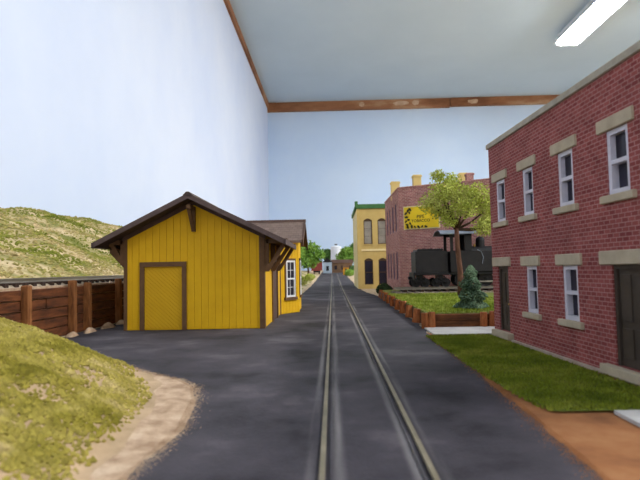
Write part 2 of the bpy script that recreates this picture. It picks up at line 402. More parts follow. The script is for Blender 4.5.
while cnt < 46000:
    x = random.uniform(-11.38, -2.9); y = random.uniform(3, 20.5); d = mdist(x, y)
    if d < -.05 or (x < -4.2 * (y + 3) / 6 and y < 10): continue
    if d < .5 and random.random() > (d + .05) / .5: continue
    if fbm(x, y, 9, .9) > .42 and random.random() < .75: continue
    r = random.uniform(.025, .06)
    clump(mb, (x, y, mz(x, y) + r * .35), r, 1.0); cnt += 1
tag(mb.build('foam_grass', 'mound_foam'), 'yellow-green foam grass covering the mound in the near left corner', 'grass', kind='stuff')
# sandy verge between mound and asphalt
struct(strip_mesh('sand_verge', 'sand', lambda y: roadL(y) - 2.2, lambda y: roadL(y) + .18, [3 + .25 * i for i in range(60)], -.008, 6, .1))

mb = MB()
for _ in range(9000):
    y = random.uniform(5, 21.3); x = roadL(y) + abs(random.gauss(0, .13)) - .1
    clump(mb, (x, y, .005), random.uniform(.006, .015), .6)
tag(mb.build('loose_sand', 'sand'), 'loose pale sand grains along the asphalt edge beside the mound', 'sand', kind='stuff')
mb = MB()
for _ in range(8000):
    y = random.uniform(5, 20.6); x = roadR(y) - abs(random.gauss(0, .13)) + .12
    clump(mb, (x, y, .008), random.uniform(.006, .014), .6)
tag(mb.build('loose_dirt', 'brown_dirt'), 'loose brown dirt along the asphalt edge beside the lawn', 'dirt', kind='stuff')

# ------------------------------------------------------------------ embankment, hill
EMB = 2.18
def hill_h(x, y):
    u = (-15.6 - x) / 22.8
    if u <= 0: return EMB - .02
    prof = (1 - (1 - min(1, u)) ** 1.55)
    env = smooth01((165 - y) / 60.0) * (.8 + .2 * smooth01((y - 10) / 60))
    return EMB + 8.2 * env * prof + (.75 * fbm(x, y, 3, .12) + .28 * fbm(x, y, 8, .5)) * min(1, u * 4)
struct(heightfield('hillside', 'hill_soil', [-38.4 + .45 * i for i in range(52)], [6 + 1.0 * i for i in range(165)], hill_h))
struct(MB().box(-16.2, -11.98, 4, 165, 0, EMB).build('embankment', 'sand'))
mb = MB(); cnt = 0
while cnt < 34000:
    y = random.uniform(22, 130); x = random.uniform(-38.0, -15.8)
    if x < -.69 * y - 1: continue
    if fbm(x, y, 6, .12) < -.05 and random.random() < .55: continue
    r = random.uniform(.06, .17)
    clump(mb, (x, y, hill_h(x, y) + r * .2), r); cnt += 1
tag(mb.build('foam_scrub', 'hill_foam'), 'patchy green and tan scrub covering the hillside behind the track', 'scrub', kind='stuff')

# ------------------------------------------------------------------ tracks
def track(name, label, M, length, gauge=1.43, sp=.66):
    t = thing(name, label, 'railway track', M.to_translation(), M.to_euler().z)
    for s in (-1, 1):
        x = s * (gauge / 2 + .035)
        MB().prism([(x - .07, .17), (x + .07, .17), (x + .07, .2), (x + .015, .22), (x + .015, .3), (x + .038, .31), (x + .038, .35), (x - .038, .35), (x - .038, .31), (x - .015, .3), (x - .015, .22), (x - .07, .2)], 'y', 0, length).build('rail', 'rail_steel', t)
    first = None
    for k in range(int(length / sp)):
        y = .2 + k * sp
        if first is None:
            first = MB().box(-1.25, 1.25, -.12, .12, 0, .17, .015).build('tie', 'tie_wood', t); first.location = (0, y, 0)
        else:
            c = first.copy(); COL.objects.link(c); c.parent = t; c.location = (random.uniform(-.03, .03), y, 0)
    return t
struct(MB().prism([(-15.6, 0), (-15.1, .1), (-12.9, .1), (-12.75, 0)], 'y', 11, 73).build('track_ballast', 'ballast_pale')).location = (0, 0, EMB - .01)
track('railway_track', 'raised track with dark ties above the timber retaining wall', T(-14.0, 12, EMB), 60)
# street rails
t = thing('street_track', 'pair of rails sunk in the asphalt of the street', 'railway track', (0, 0, 0))
for x in (-.19, 1.25):
    mb = MB(); ys = [1.0 + 3 * i for i in range(49)]
    for y in ys:
        z = zt(y)
        mb.v += [(x - .038, y, z - .01), (x - .038, y, z + .045), (x + .038, y, z + .045), (x + .038, y, z - .01)]
    for i in range(len(ys) - 1):
        q = i * 4
        for a in range(3): mb.f.append((q + a, q + a + 4, q + a + 5, q + a + 1))
    mb.build('rail', 'rail_rust', t)
    mb = MB(); sx = x + (.12 if x < 0 else -.12)       # inner guard strip with flangeway
    for y in ys:
        z = zt(y)
        mb.v += [(sx - .02, y, z - .01), (sx - .02, y, z + .028), (sx + .02, y, z + .028), (sx + .02, y, z - .01)]
    for i in range(len(ys) - 1):
        q = i * 4
        for a in range(3): mb.f.append((q + a, q + a + 4, q + a + 5, q + a + 1))
    mb.build('guard_strip', 'asphalt', t)

# ------------------------------------------------------------------ retaining wall
t = thing('retaining_wall', 'dark timber plank retaining wall with posts below the raised track', 'retaining wall', (-11.8, 12, 0))
pts_y = [0.5, 4.4, 7.6, 11.1, 12.5, 16.1, 19.6, 23.0, 26.0]
for r in range(5):
    y = 0.0
    while y < 26.5:
        ln = random.choice((3.4, 4.2, 5.0)); e = min(26.5, y + ln)
        o = random.uniform(-.03, .03)
        MB().box(-.14 + o, .02 + o, y + .015, e - .015, r * .425 + .02 - .02 * (r == 0), r * .425 + .415 + random.uniform(-.02, .0), .012).build('plank', 'wall_timber', t)
        y = e
for y in pts_y:
    h = 2.3 + random.uniform(-.06, .12); a = random.uniform(-.03, .03)
    MB(T(.17, y, 0) @ Matrix.Rotation(a, 4, 'X')).box(-.14, .12, -.15, .15, 0, h, .04).build('post', 'post_timber', t)
# heap of pale sand at the wall foot
for y, x, r, lb in ((22.3, -11.25, .27, 'small sand heap nearest the grassy mound at the retaining wall foot'), (23.75, -11.2, .3, 'pale sand heap between the paired posts of the retaining wall'), (25.6, -11.15, .36, 'largest pale sand heap at the retaining wall foot'), (27.4, -11.2, .3, 'sand heap nearest the depot at the retaining wall foot')):
    mb = MB(); n = 12
    for ring, (q, z) in enumerate(((1.0, -.02), (.75, .1), (.4, .2), (.05, .24))):
        for k in range(n):
            a = 2 * PI * k / n; rr = r * q * (1 + .25 * math.sin(3 * a + y))
            mb.v.append((x + rr * math.cos(a) * .7, y + rr * 1.6 * math.sin(a), z * (r / .35) + .03 * random.random() * (ring > 0)))
    for i in range(3):
        for k in range(n): mb.f.append((i * n + k, i * n + (k + 1) % n, (i + 1) * n + (k + 1) % n, (i + 1) * n + k))
    mb.f.append(tuple(range(3 * n, 4 * n)))
    tag(mb.build('sand_heap', 'sand', None, True), lb, 'sand heap', 'sand heaps along the retaining wall')

# ------------------------------------------------------------------ yellow depot
def bracket(mb, p, out, drop, wd=.16):
    """knee brace: wall strut, level arm, diagonal; p = top point at the wall, out = 2D unit * reach"""
    x, y, z = p; ox, oy = out
    mb.bar((x, y, z), (x, y, z - drop), wd, wd); mb.bar((x, y, z - .08), (x + ox, y + oy, z - .08), wd, wd)
    mb.bar((x + ox * .05, y + oy * .05, z - drop + .1), (x + ox * .88, y + oy * .88, z - .16), wd * .9, wd * .9)
def sash_window(parent, M, wd, z0, z1, m_frame, m_pane, fr=.09, dep=.12, cols=1, rows=1, rail=True, nm='window', py=0.0):
    """window standing on local y=0 (outside -y), centred on x=0; parts: frame > pane, glazing bars"""
    mb = MB(M); h = wd / 2
    mb.box(-h, -h + fr, -.0, dep, z0, z1); mb.box(h - fr, h, -.0, dep, z0, z1)
    mb.box(-h + fr, h - fr, 0, dep, z1 - fr, z1); mb.box(-h + fr, h - fr, 0, dep, z0, z0 + fr)
    win = mb.build(nm, m_frame, parent)
    zm = (z0 + z1) / 2; seg = ((z0 + fr, zm - .04, .07), (zm + .04, z1 - fr, .03)) if rail else ((z0 + fr, z1 - fr, .05),)
    if rail: MB(M).box(-h + fr, h - fr, .0, dep, zm - .05, zm + .05).build('meeting_rail', m_frame, win)
    for a, b, yy in seg:
        yy += py
        MB(M).box(-h + fr, h - fr, yy + .02, yy + .035, a, b).build('pane', m_pane, win)
        g = MB(M)
        for c in range(1, cols):
            x = -h + fr + (wd - 2 * fr) * c / cols; g.box(x - .018, x + .018, yy, yy + .03, a, b)
        for r in range(1, rows):
            z = a + (b - a) * r / rows; g.box(-h + fr, h - fr, yy, yy + .03, z - .018, z + .018)
        if g.v: g.build('glazing_bar', m_frame, win)
    return win

def depot():
    t = thing('depot', 'yellow board-sided railway depot with brown trim and wide overhanging roof', 'building', (-6.45, 24.15, 0))
    W = 3.25; LEN = 17.0; RZ, EZ, HX = 6.02, 3.86, 4.35          # underside of roof: ridge, eave, half width
    def rz(x): return RZ - (RZ - EZ) * abs(x) / HX
    MB().prism([(-W + .05, 0), (W - .05, 0), (W - .05, rz(W) - .02), (0, RZ - .05), (-W + .05, rz(W) - .02)], 'y', .04, LEN).build('wall_core', 'yellow', t)
    # front boards
    n = 20; bw = 2 * W / n; dx0, dx1, dz = -2.54, -.36, 3.14
    for k in range(n):
        a, b = -W + k * bw + .006, -W + (k + 1) * bw - .006
        pieces = [(a, b, 0.03)]
        if a >= dx0 and b <= dx1: pieces = [(a, b, dz - .05)]
        elif a < dx0 < b: pieces = [(a, dx0 + .02, .03), (dx0 + .02, b, dz - .05)]
        elif a < dx1 < b: pieces = [(a, dx1 - .02, dz - .05), (dx1 - .02, b, .03)]
        for p, q, z in pieces:
            poly = [(p, z), (q, z), (q, rz(q) - .02)] + ([(0, RZ - .02)] if p < 0 < q else []) + [(p, rz(p) - .02)]
            MB().prism(poly, 'y', 0.0, .075).build('board', 'yellow', t)
    # freight door
    d = MB()
    d.box(dx0, dx0 + .2, -.09, .1, 0, dz); d.box(dx1 - .2, dx1, -.09, .1, 0, dz); d.box(dx0, dx1, -.1, .1, dz - .2, dz + .02)
    door = d.build('door_frame', 'brown_trim', t)
    x0, x1, z0, z1 = dx0 + .2, dx1 - .2, .06, dz - .2
    MB().box(x0, x1, .06, .09, z0, z1).build('door_backing', 'yellow_dark', door)
    k = 0; pit = .185
    while k * pit < (z1 - z0) + (x1 - x0) + .3:
        c = z0 + k * pit
        poly = clip_poly([(x0 - .1, c + .1), (x1 + .1, c + .1 - (x1 - x0 + .2) * .92), (x1 + .1, c + .1 - (x1 - x0 + .2) * .92 + pit * .74), (x0 - .1, c + .1 + pit * .74)], x0, x1, z0, z1)
        if len(poly) > 2: MB().prism(poly, 'y', .0, .06).build('slat', 'yellow_door', door)
        k += 1
    # corner boards and sill
    cb = MB(); cb.box(W - .2, W + .05, -.06, .22, 0, rz(W)); cb.build('corner_board', 'brown_trim', t)
    cb = MB(); cb.box(-W - .05, -W + .1, -.06, .2, 0, rz(W)); cb.build('corner_board', 'brown_trim', t)
    # boards on the street side, side door
    y = .24
    for k in range(20):
        a, b = .24 + k * .34, .24 + (k + 1) * .34 - .02
        if 2.9 < (a + b) / 2 < 5.5: continue
        if b > 7.2: break
        MB().box(W - .04, W + .02, a, b, .03, rz(W) - .05).build('board', 'yellow', t)
    sd = MB(); sd.box(W - .04, W + .09, 2.9, 3.15, 0, 3.2); sd.box(W - .04, W + .09, 5.25, 5.5, 0, 3.2); sd.box(W - .04, W + .09, 2.9, 5.5, 3.0, 3.22)
    sd = sd.build('side_door_frame', 'brown_trim', t)
    MB().box(W - .04, W + .03, 3.15, 5.25, .03, 3.0).build('side_door', 'dark_brown', sd)
    # boards on the far side (towards the wall)
    for k in range(48):
        a = .22 + k * .35
        MB().box(-W - .02, -W + .06, a, a + .33, .03, rz(W) - .05).build('board', 'yellow', t)
    # roof slabs
    for s in (-1, 1):
        th = .16
        poly = [(0, RZ), (s * HX, EZ), (s * HX, EZ + th), (0, RZ + th)]
        ye_ = LEN + .9 if s < 0 else 5.5
        MB().prism(poly, 'y', -1.0, ye_).build('roof_slope', 'roof_felt', t)
        if s > 0:      # behind the bay the eave is cut back to the wall
            zc = rz(W + .05); MB().prism([(0, RZ), (W + .05, zc), (W + .05, zc + th), (0, RZ + th)], 'y', ye_, LEN + .9).build('roof_slope', 'roof_felt', t)
        fb = MB(); fb.prism([(0, RZ - .04), (s * HX, EZ - .04), (s * HX, EZ + .2), (0, RZ + .2)], 'y', -1.06, -.99); fb.build('barge_board', 'barge_paint', t)
        fr = MB(); fr.prism([(0, RZ - .22), (s * (W + .1), rz(W + .1) - .22), (s * (W + .1), rz(W + .1)), (0, RZ)], 'y', -.07, -.005); fr.build('frieze_board', 'dark_brown', t)
        fa = MB(); fa.box(s * HX - .03, s * HX + .05, -1.06, ye_ + .05, EZ - .04, EZ + .2); fa.build('fascia', 'barge_paint', t)
    MB().prism([(-.22, RZ + .1), (.22, RZ + .1), (.06, RZ + .26), (-.06, RZ + .26)], 'y', -1.1, LEN + 1).build('ridge_cap', 'roof_felt', t)
    # knee braces
    for s in (-1, 1):
        for yy, reach, top, drop in (((.0, .98, 4.12, 1.5), (2.5, .98, 4.12, 1.5), (5.2, .98, 4.12, 1.5)) if s > 0 else ((.0, .62, 4.2, 1.15), (1.2, 1.12, 3.82, 1.25), (6.5, 1.1, 3.82, 1.25))):
            b = MB(); bracket(b, (s * (W + .14), yy + .1, top), (s * reach, 0), drop, .2); b.build('bracket', 'brown_trim', t)
    b = MB(); bracket(b, (0, -.08, RZ - .32), (0, -.9), 1.15, .17); b.build('gable_bracket', 'brown_trim', t)
    # canted bay with cross gable
    bx = [(3.2, 7.1), (4.22, 8.95), (4.22, 12.3), (3.2, 14.1)]
    MB().prism([(2.6, 7.1)] + bx + [(2.6, 14.1)], 'z', 0, 4.55).build('bay_wall', 'yellow', t)
    p, q = Vector((3.2, 7.1, 0)), Vector((4.22, 8.95, 0)); u = (q - p).normalized(); L = (q - p).length
    M = Matrix.Translation(p) @ Matrix(((u.x, -u.y, 0, 0), (u.y, u.x, 0, 0), (0, 0, 1, 0), (0, 0, 0, 1)))
    # M: local x along the face, outside is -y
    n = 6; bw = L / n; wx0, wx1, wz0, wz1 = .68, 1.66, 1.0, 3.25
    for k in range(n):
        a, b = k * bw + .01, (k + 1) * bw - .01
        if a > wx0 - .2 and b < wx1 + .2:
            MB(M).box(a, b, -.05, .01, .03, wz0).build('board', 'yellow', t); MB(M).box(a, b, -.05, .01, wz1, 4.5).build('board', 'yellow', t)
        else:
            MB(M).box(a, b, -.05, .01, .03, 4.5).build('board', 'yellow', t)
    tr = MB(M); tr.box(wx0 - .12, wx0, -.1, -.02, wz0 - .05, wz1 + .12); tr.box(wx1, wx1 + .12, -.1, -.02, wz0 - .05, wz1 + .12); tr.box(wx0 - .12, wx1 + .12, -.1, -.02, wz1, wz1 + .13); tr.box(wx0 - .2, wx1 + .2, -.16, -.02, wz0 - .18, wz0)
    tr.build('window_trim', 'brown_trim', t)
    sash_window(t, M @ T((wx0 + wx1) / 2, -.12, 0), wx1 - wx0, wz0, wz1, 'white_paint', 'glass', .11, .1, 2, 2)
    MB(M).box(L - .1, L + .06, -.07, .08, 0, 4.5).build('corner_board', 'yellow', t)
    MB(M).box(-.02, .14, -.07, .06, 0, 4.4).build('corner_board', 'brown_trim', t)
    # track-side window of the bay
    M2 = T(4.22, 10.6, 0, PI / 2)
    tr = MB(M2); tr.box(-.72, -.6, -.09, .02, .9, 3.4); tr.box(.6, .72, -.09, .02, .9, 3.4); tr.box(-.72, .72, -.09, .02, 3.28, 3.42); tr.box(-.8, .8, -.15, .02, .86, 1.02)
    tr.build('window_trim', 'brown_trim', t)
    sash_window(t, M2 @ T(0, -.1, 0), 1.2, 1.02, 3.28, 'white_paint', 'glass', .11, .09, 2, 2)
    # cross gable roof: ridge along x
    yr, zr, ye, ze, xe = 10.6, 5.78, 7.55, 4.32, 4.62
    for s in (-1, 1):
        e = yr + s * (yr - ye)
        MB().prism([(yr, zr), (e, ze), (e, ze + .15), (yr, zr + .15)], 'x', .4, xe).build('bay_roof_slope', 'shingle', t)
        MB().prism([(yr, zr - .22), (e, ze - .22), (e, ze + .19), (yr, zr + .19)], 'x', xe - .02, xe + .07).build('barge_board', 'dark_brown', t)
    MB().prism([(yr - .2, zr + .08), (yr + .2, zr + .08), (yr, zr + .26)], 'x', .3, xe + .1).build('ridge_cap', 'dark_brown', t)
    MB().prism([(yr - 2.6, 4.4), (yr + 2.6, 4.4), (yr, zr - .02)], 'x', 3.0, 4.2).build('bay_gable', 'dark_brown', t)
depot()

# ------------------------------------------------------------------ red brick building at the right
def red_building():
    t = thing('brick_building', 'large red brick two-storey building with stone lintels at the right', 'building', (6.26, 20.54, 0), math.atan2(-.99856, .0537))
    W, Hh, D = 11.5, 7.28, 9.0
    up = [(.68, 1.52), (3.06, 3.86), (5.5, 6.34), (7.93, 8.78)]
    opens = [(a, b, 4.32, 5.87) for a, b in up]
    lows = [(3.08, 3.88, 1.14, 2.66), (5.52, 6.34, 1.14, 2.66)]; doors = [(.55, 1.55, .28, 2.66), (7.9, 9.15, .28, 2.66)]
    mb = MB(); wall_cells(mb, 0, W, 0, Hh, opens + lows + doors, .26)
    mb.add([(0, 0, 0), (0, D, 0), (0, D, Hh), (0, 0, Hh)], [(3, 2, 1, 0)][::-1]); mb.add([(W, 0, 0), (W, D, 0), (W, D, Hh), (W, 0, Hh)], [(0, 1, 2, 3)])
    mb.add([(0, D, 0), (W, D, 0), (W, D, Hh), (0, D, Hh)], [(3, 2, 1, 0)])
    mb.build('brick_wall', 'brick_red', t)
    MB().box(.05, W - .05, .3, D - .05, Hh - .5, Hh - .4).build('roof', 'roof_felt', t)
    MB().box(-.06, W + .06, -.07, .3, Hh, Hh + .2, .02).build('coping', 'coping', t)
    MB().box(-.06, .3, .3, D, Hh, Hh + .2, .02).build('coping', 'coping', t)
    MB().box(-.05, W, -.09, .0, -.02, .07, .01).build('foundation', 'foundation', t)
    for a, b, z0, z1 in opens + lows:
        c = (a + b) / 2
        MB().box(a - .3, b + .26, -.06, .1, z1, z1 + .32, .02).build('lintel', 'stone', t)
        MB().box(a - .22, b + .22, -.1, .12, z0 - .19, z0, .02).build('sill', 'stone', t)
        sash_window(t, T(c, .03, 0), b - a, z0, z1, 'window_white', 'glass', .12, .22, py=.09)
    for a, b, z0, z1 in doors:
        MB().box(a - .42, b + .26, -.06, .1, z1, z1 + .34, .02).build('lintel', 'stone', t)
        MB().box(a - .36, b + .3, -.2, .2, .04, z0 - .01, .02).build('door_step', 'stone', t)
        d = MB(); d.box(a, b, .12, .26, z0, z1)
        d.box(a, a + .1, .05, .14, z0, z1); d.box(b - .1, b, .05, .14, z0, z1); d.box(a + .1, b - .1, .05, .14, z1 - .1, z1)
        d = d.build('door', 'door_paint', t)
        w = b - a - .2
        for (p, q) in ((.2, .9), (1.05, 2.15)):
            for s in (0, 1):
                x0 = a + .1 + w * (.08 + .48 * s); f = MB()
                f.box(x0, x0 + w * .36, .09, .125, z0 + p, z0 + q, .015); f.build('door_panel', 'door_paint', d)
        k = MB(T(b - .2, .12, z0 + 1.0) @ Matrix.Rotation(PI / 2, 4, 'X')); k.lathe([(.02, 0), (.02, .03), (.045, .05), (.03, .085)], n=8); k.build('door_knob', 'brass', d)
red_building()

# ------------------------------------------------------------------ planter bed with log edging
BED = .62
struct(MB().prism([(4.2, 23.45), (13.5, 23.45), (18, 43.0), (6.4, 49.0), (4.45, 49.0)], 'z', 0, BED).build('raised_bed', 'lawn_soil'))
t = thing('log_edging', 'short upright log stakes and beams edging the raised grass bed', 'edging', (4.03, 23.25, 0))
for y in (2.4, 5.0, 7.7, 10.4, 13.4, 16.2, 19.2, 21.8, 24.2):
    h = BED + random.uniform(.0, .1); x = y * .0125
    lo = MB(T(x - .02, y, 0) @ Matrix.Rotation(random.uniform(-.12, .06), 4, 'X') @ Matrix.Rotation(random.uniform(.02, .14), 4, 'Y'))
    lo.tube([(0, 0, .0), (0, 0, h * .5), (0, 0, h)], [.24, .22, .19], 7); lo.build('stake', 'log_timber', t)
for k in range(3):
    MB().box(.16, .26, .3 + 8.2 * k, .3 + 8.2 * k + 8.15, 0, BED - .08).build('side_board', 'beam_timber', t)
for z in (0.0, .3):
    MB().box(.3, 3.0, -.02, .18, z + .005, z + .29, .02).build('beam', 'beam_timber', t)
    MB().box(3.02, 6.5, -.02, .18, z + .005, z + .29, .02).build('beam', 'beam_timber', t)
for x in (.0, .28, 2.55, 2.95):
    lo = MB(T(x, -.1, 0) @ Matrix.Rotation(random.uniform(-.04, .04), 4, 'Y')); h = BED + random.uniform(.02, .1)
    lo.tube([(0, 0, 0), (0, 0, h * .5), (0, 0, h)], [.17, .165, .155], 9); lo.build('stake', 'log_timber', t)
mb = MB()
for _ in range(16000):
    y = random.uniform(23.5, 41.3); x = random.uniform(4.3, 10.5)
    if y > 40.2 and random.random() < .5: continue
    blade(mb, (x, y, BED - .01), random.uniform(.05, .14), .035)
tag(mb.build('bed_turf', 'bed_grass'), 'bright green turf on the raised bed before the locomotive', 'grass', kind='stuff')

# locomotive siding
LY = 42.6
struct(MB().prism([(-.0, 0), (.35, .12), (3.25, .12), (3.6, 0)], 'x', 0, 16).build('ballast_bed', 'ballast'))
ob = bpy.data.objects['ballast_bed']; ob.location = (4.9, LY - 1.8, BED - .005)
track('engine_track', 'short siding on ballast beneath the black locomotive', T(4.95 + 15.5, LY, BED + .11, PI / 2), 15.4)
RAIL = BED + .11 + .35

# ------------------------------------------------------------------ locomotive and tender
def wheel(parent, x, y, r, wd=.14, name='wheel', m='engine_black'):
    mb = MB(T(x, y, r) @ Matrix.Rotation(PI / 2, 4, 'X'))
    mb.lathe([(r * .2, -wd * .7), (r * .25, -wd / 2), (r * .8, -wd * .35), (r, -wd / 2), (r, wd / 2), (r * .8, wd * .35), (r * .25, wd / 2), (r * .2, wd * .7)], n=20)
    return mb.build(name, m, parent)
def tender():
    t = thing('tender', 'boxy black tender coupled behind the steam locomotive', 'tender', (5.55 + .98, LY, RAIL), 0)
    MB().box(-.05, 2.7, -1.2, 1.2, .95, 1.18, .03).build('frame', 'engine_black', t)
    MB().box(.06, 2.58, -1.15, 1.15, 1.18, 2.86, .03).build('water_tank', 'engine_grey', t)
    MB().prism([(.2, 2.86), (2.5, 2.86), (1.7, 3.02), (.25, 3.02)], 'y', -1.1, 1.1).build('coal_board', 'engine_black', t)
    mb = MB()
    for _ in range(260): clump(mb, (random.uniform(.35, 2.3), random.uniform(-.9, .9), 2.98), random.uniform(.07, .15))
    tag(mb.build('coal', 'coal', t), kind='stuff')
    MB().box(-.12, .0, -1.2, 1.2, .55, 1.2, .02).build('end_sill', 'engine_black', t)
    for x in (.5, 2.1):
        tr = MB(); tr.box(x - .5, x + .5, -1.0, -.92, .42, .56); tr.box(x - .5, x + .5, .92, 1.0, .42, .56); tr.box(x - .12, x + .12, -1.0, 1.0, .5, .96)
        tr.prism([(x - .5, .56), (x - .36, .56), (x - .1, .9), (x - .22, .9)], 'y', -1.0, -.92); tr.prism([(x + .5, .56), (x + .36, .56), (x + .1, .9), (x + .22, .9)], 'y', -1.0, -.92)
        tr = tr.build('truck', 'engine_black', t)
        for dx in (-.38, .38):
            for s in (-1, 1): wheel(tr, x + dx, s * .74, .36)
            MB().tube([(x + dx, -.95, .36), (x + dx, .95, .36)], .06, 8).build('axle', 'engine_black', tr)
    MB().box(-.4, -.1, -.15, .15, .6, .85, .03).build('coupler', 'engine_black', t)
    g = MB()
    for x in (.12, 2.5): g.tube([(x, -1.2, 1.35), (x, -1.24, 1.6), (x, -1.24, 2.4), (x, -1.2, 2.6)], .025, 6)
    g.build('grab_rail', 'engine_black', t)
tender()
def loco():
    t = thing('steam_locomotive', 'black steam locomotive with grey cab roof beside the brick building', 'locomotive', (9.3, LY, RAIL), 0)
    # local x runs forward (to the right), 0 = rear of the footplate
    MB().box(.0, 7.6, -1.15, 1.15, .95, 1.16, .03).build('running_frame', 'engine_black', t)
    MB().box(0.05, 4.6, -1.25, -.75, 1.16, 2.86, .04).build('side_tank', 'engine_grey', t)
    MB().box(0.05, 4.6, .75, 1.25, 1.16, 2.86, .04).build('side_tank', 'engine_grey', t)
    c = MB()
    for s in (-1, 1):
        y0, y1 = s * 1.2 - .05, s * 1.2 + .05
        c.box(.05, .28, y0, y1, 2.86, 4.25); c.box(.62, .78, y0, y1, 2.86, 4.25); c.box(1.2, 1.75, y0, y1, 2.86, 4.25); c.box(.05, 1.75, y0, y1, 4.05, 4.28)
    c.box(1.68, 1.76, -1.2, 1.2, 2.0, 4.3)
    c.build('cab', 'engine_grey', t)
    prof = [(-1.5, 4.22), (-1.2, 4.38), (-.7, 4.52), (0, 4.58), (.7, 4.52), (1.2, 4.38), (1.5, 4.22)]
    MB().prism(prof + [(x, z - .07) for x, z in reversed(prof)], 'x', -.75, 2.15).build('cab_roof', 'roof_grey', t)
    MB().tube([(1.7, 0, 2.45), (6.9, 0, 2.45)], .78, 24).build('boiler', 'engine_black', t, False)
    for x in (2.6, 3.6, 4.6, 5.6): MB().tube([(x, 0, 2.45), (x + .08, 0, 2.45)], .8, 24).build('boiler_band', 'engine_grey', t)
    MB().lathe([(.36, 0), (.36, .55), (.32, .72), (.18, .84), (.05, .87)], (2.75, 0, 3.15), 18).build('steam_dome', 'engine_black', t)
    MB().lathe([(.3, 0), (.3, .4), (.26, .55), (.1, .66)], (4.4, 0, 3.15), 18).build('sand_dome', 'engine_black', t)
    MB().lathe([(.26, 0), (.22, .2), (.24, .95), (.34, 1.0), (.34, 1.1), (.2, 1.1)], (6.3, 0, 3.1), 18).build('smokestack', 'engine_black', t)
    MB().lathe([(.07, 0), (.1, .1), (.1, .2), (.02, .26)], (2.2, -.3, 3.15), 10).build('whistle', 'brass', t)
    MB().box(6.9, 7.3, -.25, .25, 2.9, 3.35, .04).build('headlamp', 'engine_black', t)
    MB().tube([(2.15, -1.28, 2.9), (2.45, -1.3, 2.75), (2.6, -1.3, 2.3), (2.5, -1.3, 1.8)], .03, 6).build('pipe', 'roof_grey', t)
    for x in (1.0, 2.9, 4.8):
        for s in (-1, 1): wheel(t, x, s * .76, .58, .15, 'driving_wheel')
        MB().tube([(x, -.95, .58), (x, .95, .58)], .09, 8).build('axle', 'engine_black', t)
    for s in (-1, 1):
        MB().box(.9, 4.9, s * .97 - .04, s * .97 + .04, .33, .45).build('side_rod', 'rail_steel', t)
        MB(T(6.2, s * 1.0, .72) @ Matrix.Rotation(PI / 2, 4, 'Y')).lathe([(.3, -.45), (.34, -.42), (.34, .42), (.3, .45)], n=16).build('cylinder', 'engine_black', t)
        MB().box(5.6, 6.9, s * .9 - .15, s * .9 + .15, .9, 1.2, .02).build('valve_chest', 'engine_black', t)
        MB().box(.3, .9, s * 1.12 - .1, s * 1.12 + .1, .35, .42).build('cab_step', 'engine_black', t)
    for x in (6.2,):
        for s in (-1, 1): wheel(t, x + .9, s * .74, .34)
    MB().prism([(7.5, 1.0), (7.75, 1.0), (8.3, .15), (7.6, .15)], 'y', -1.0, 1.0).build('pilot', 'engine_black', t)
loco()

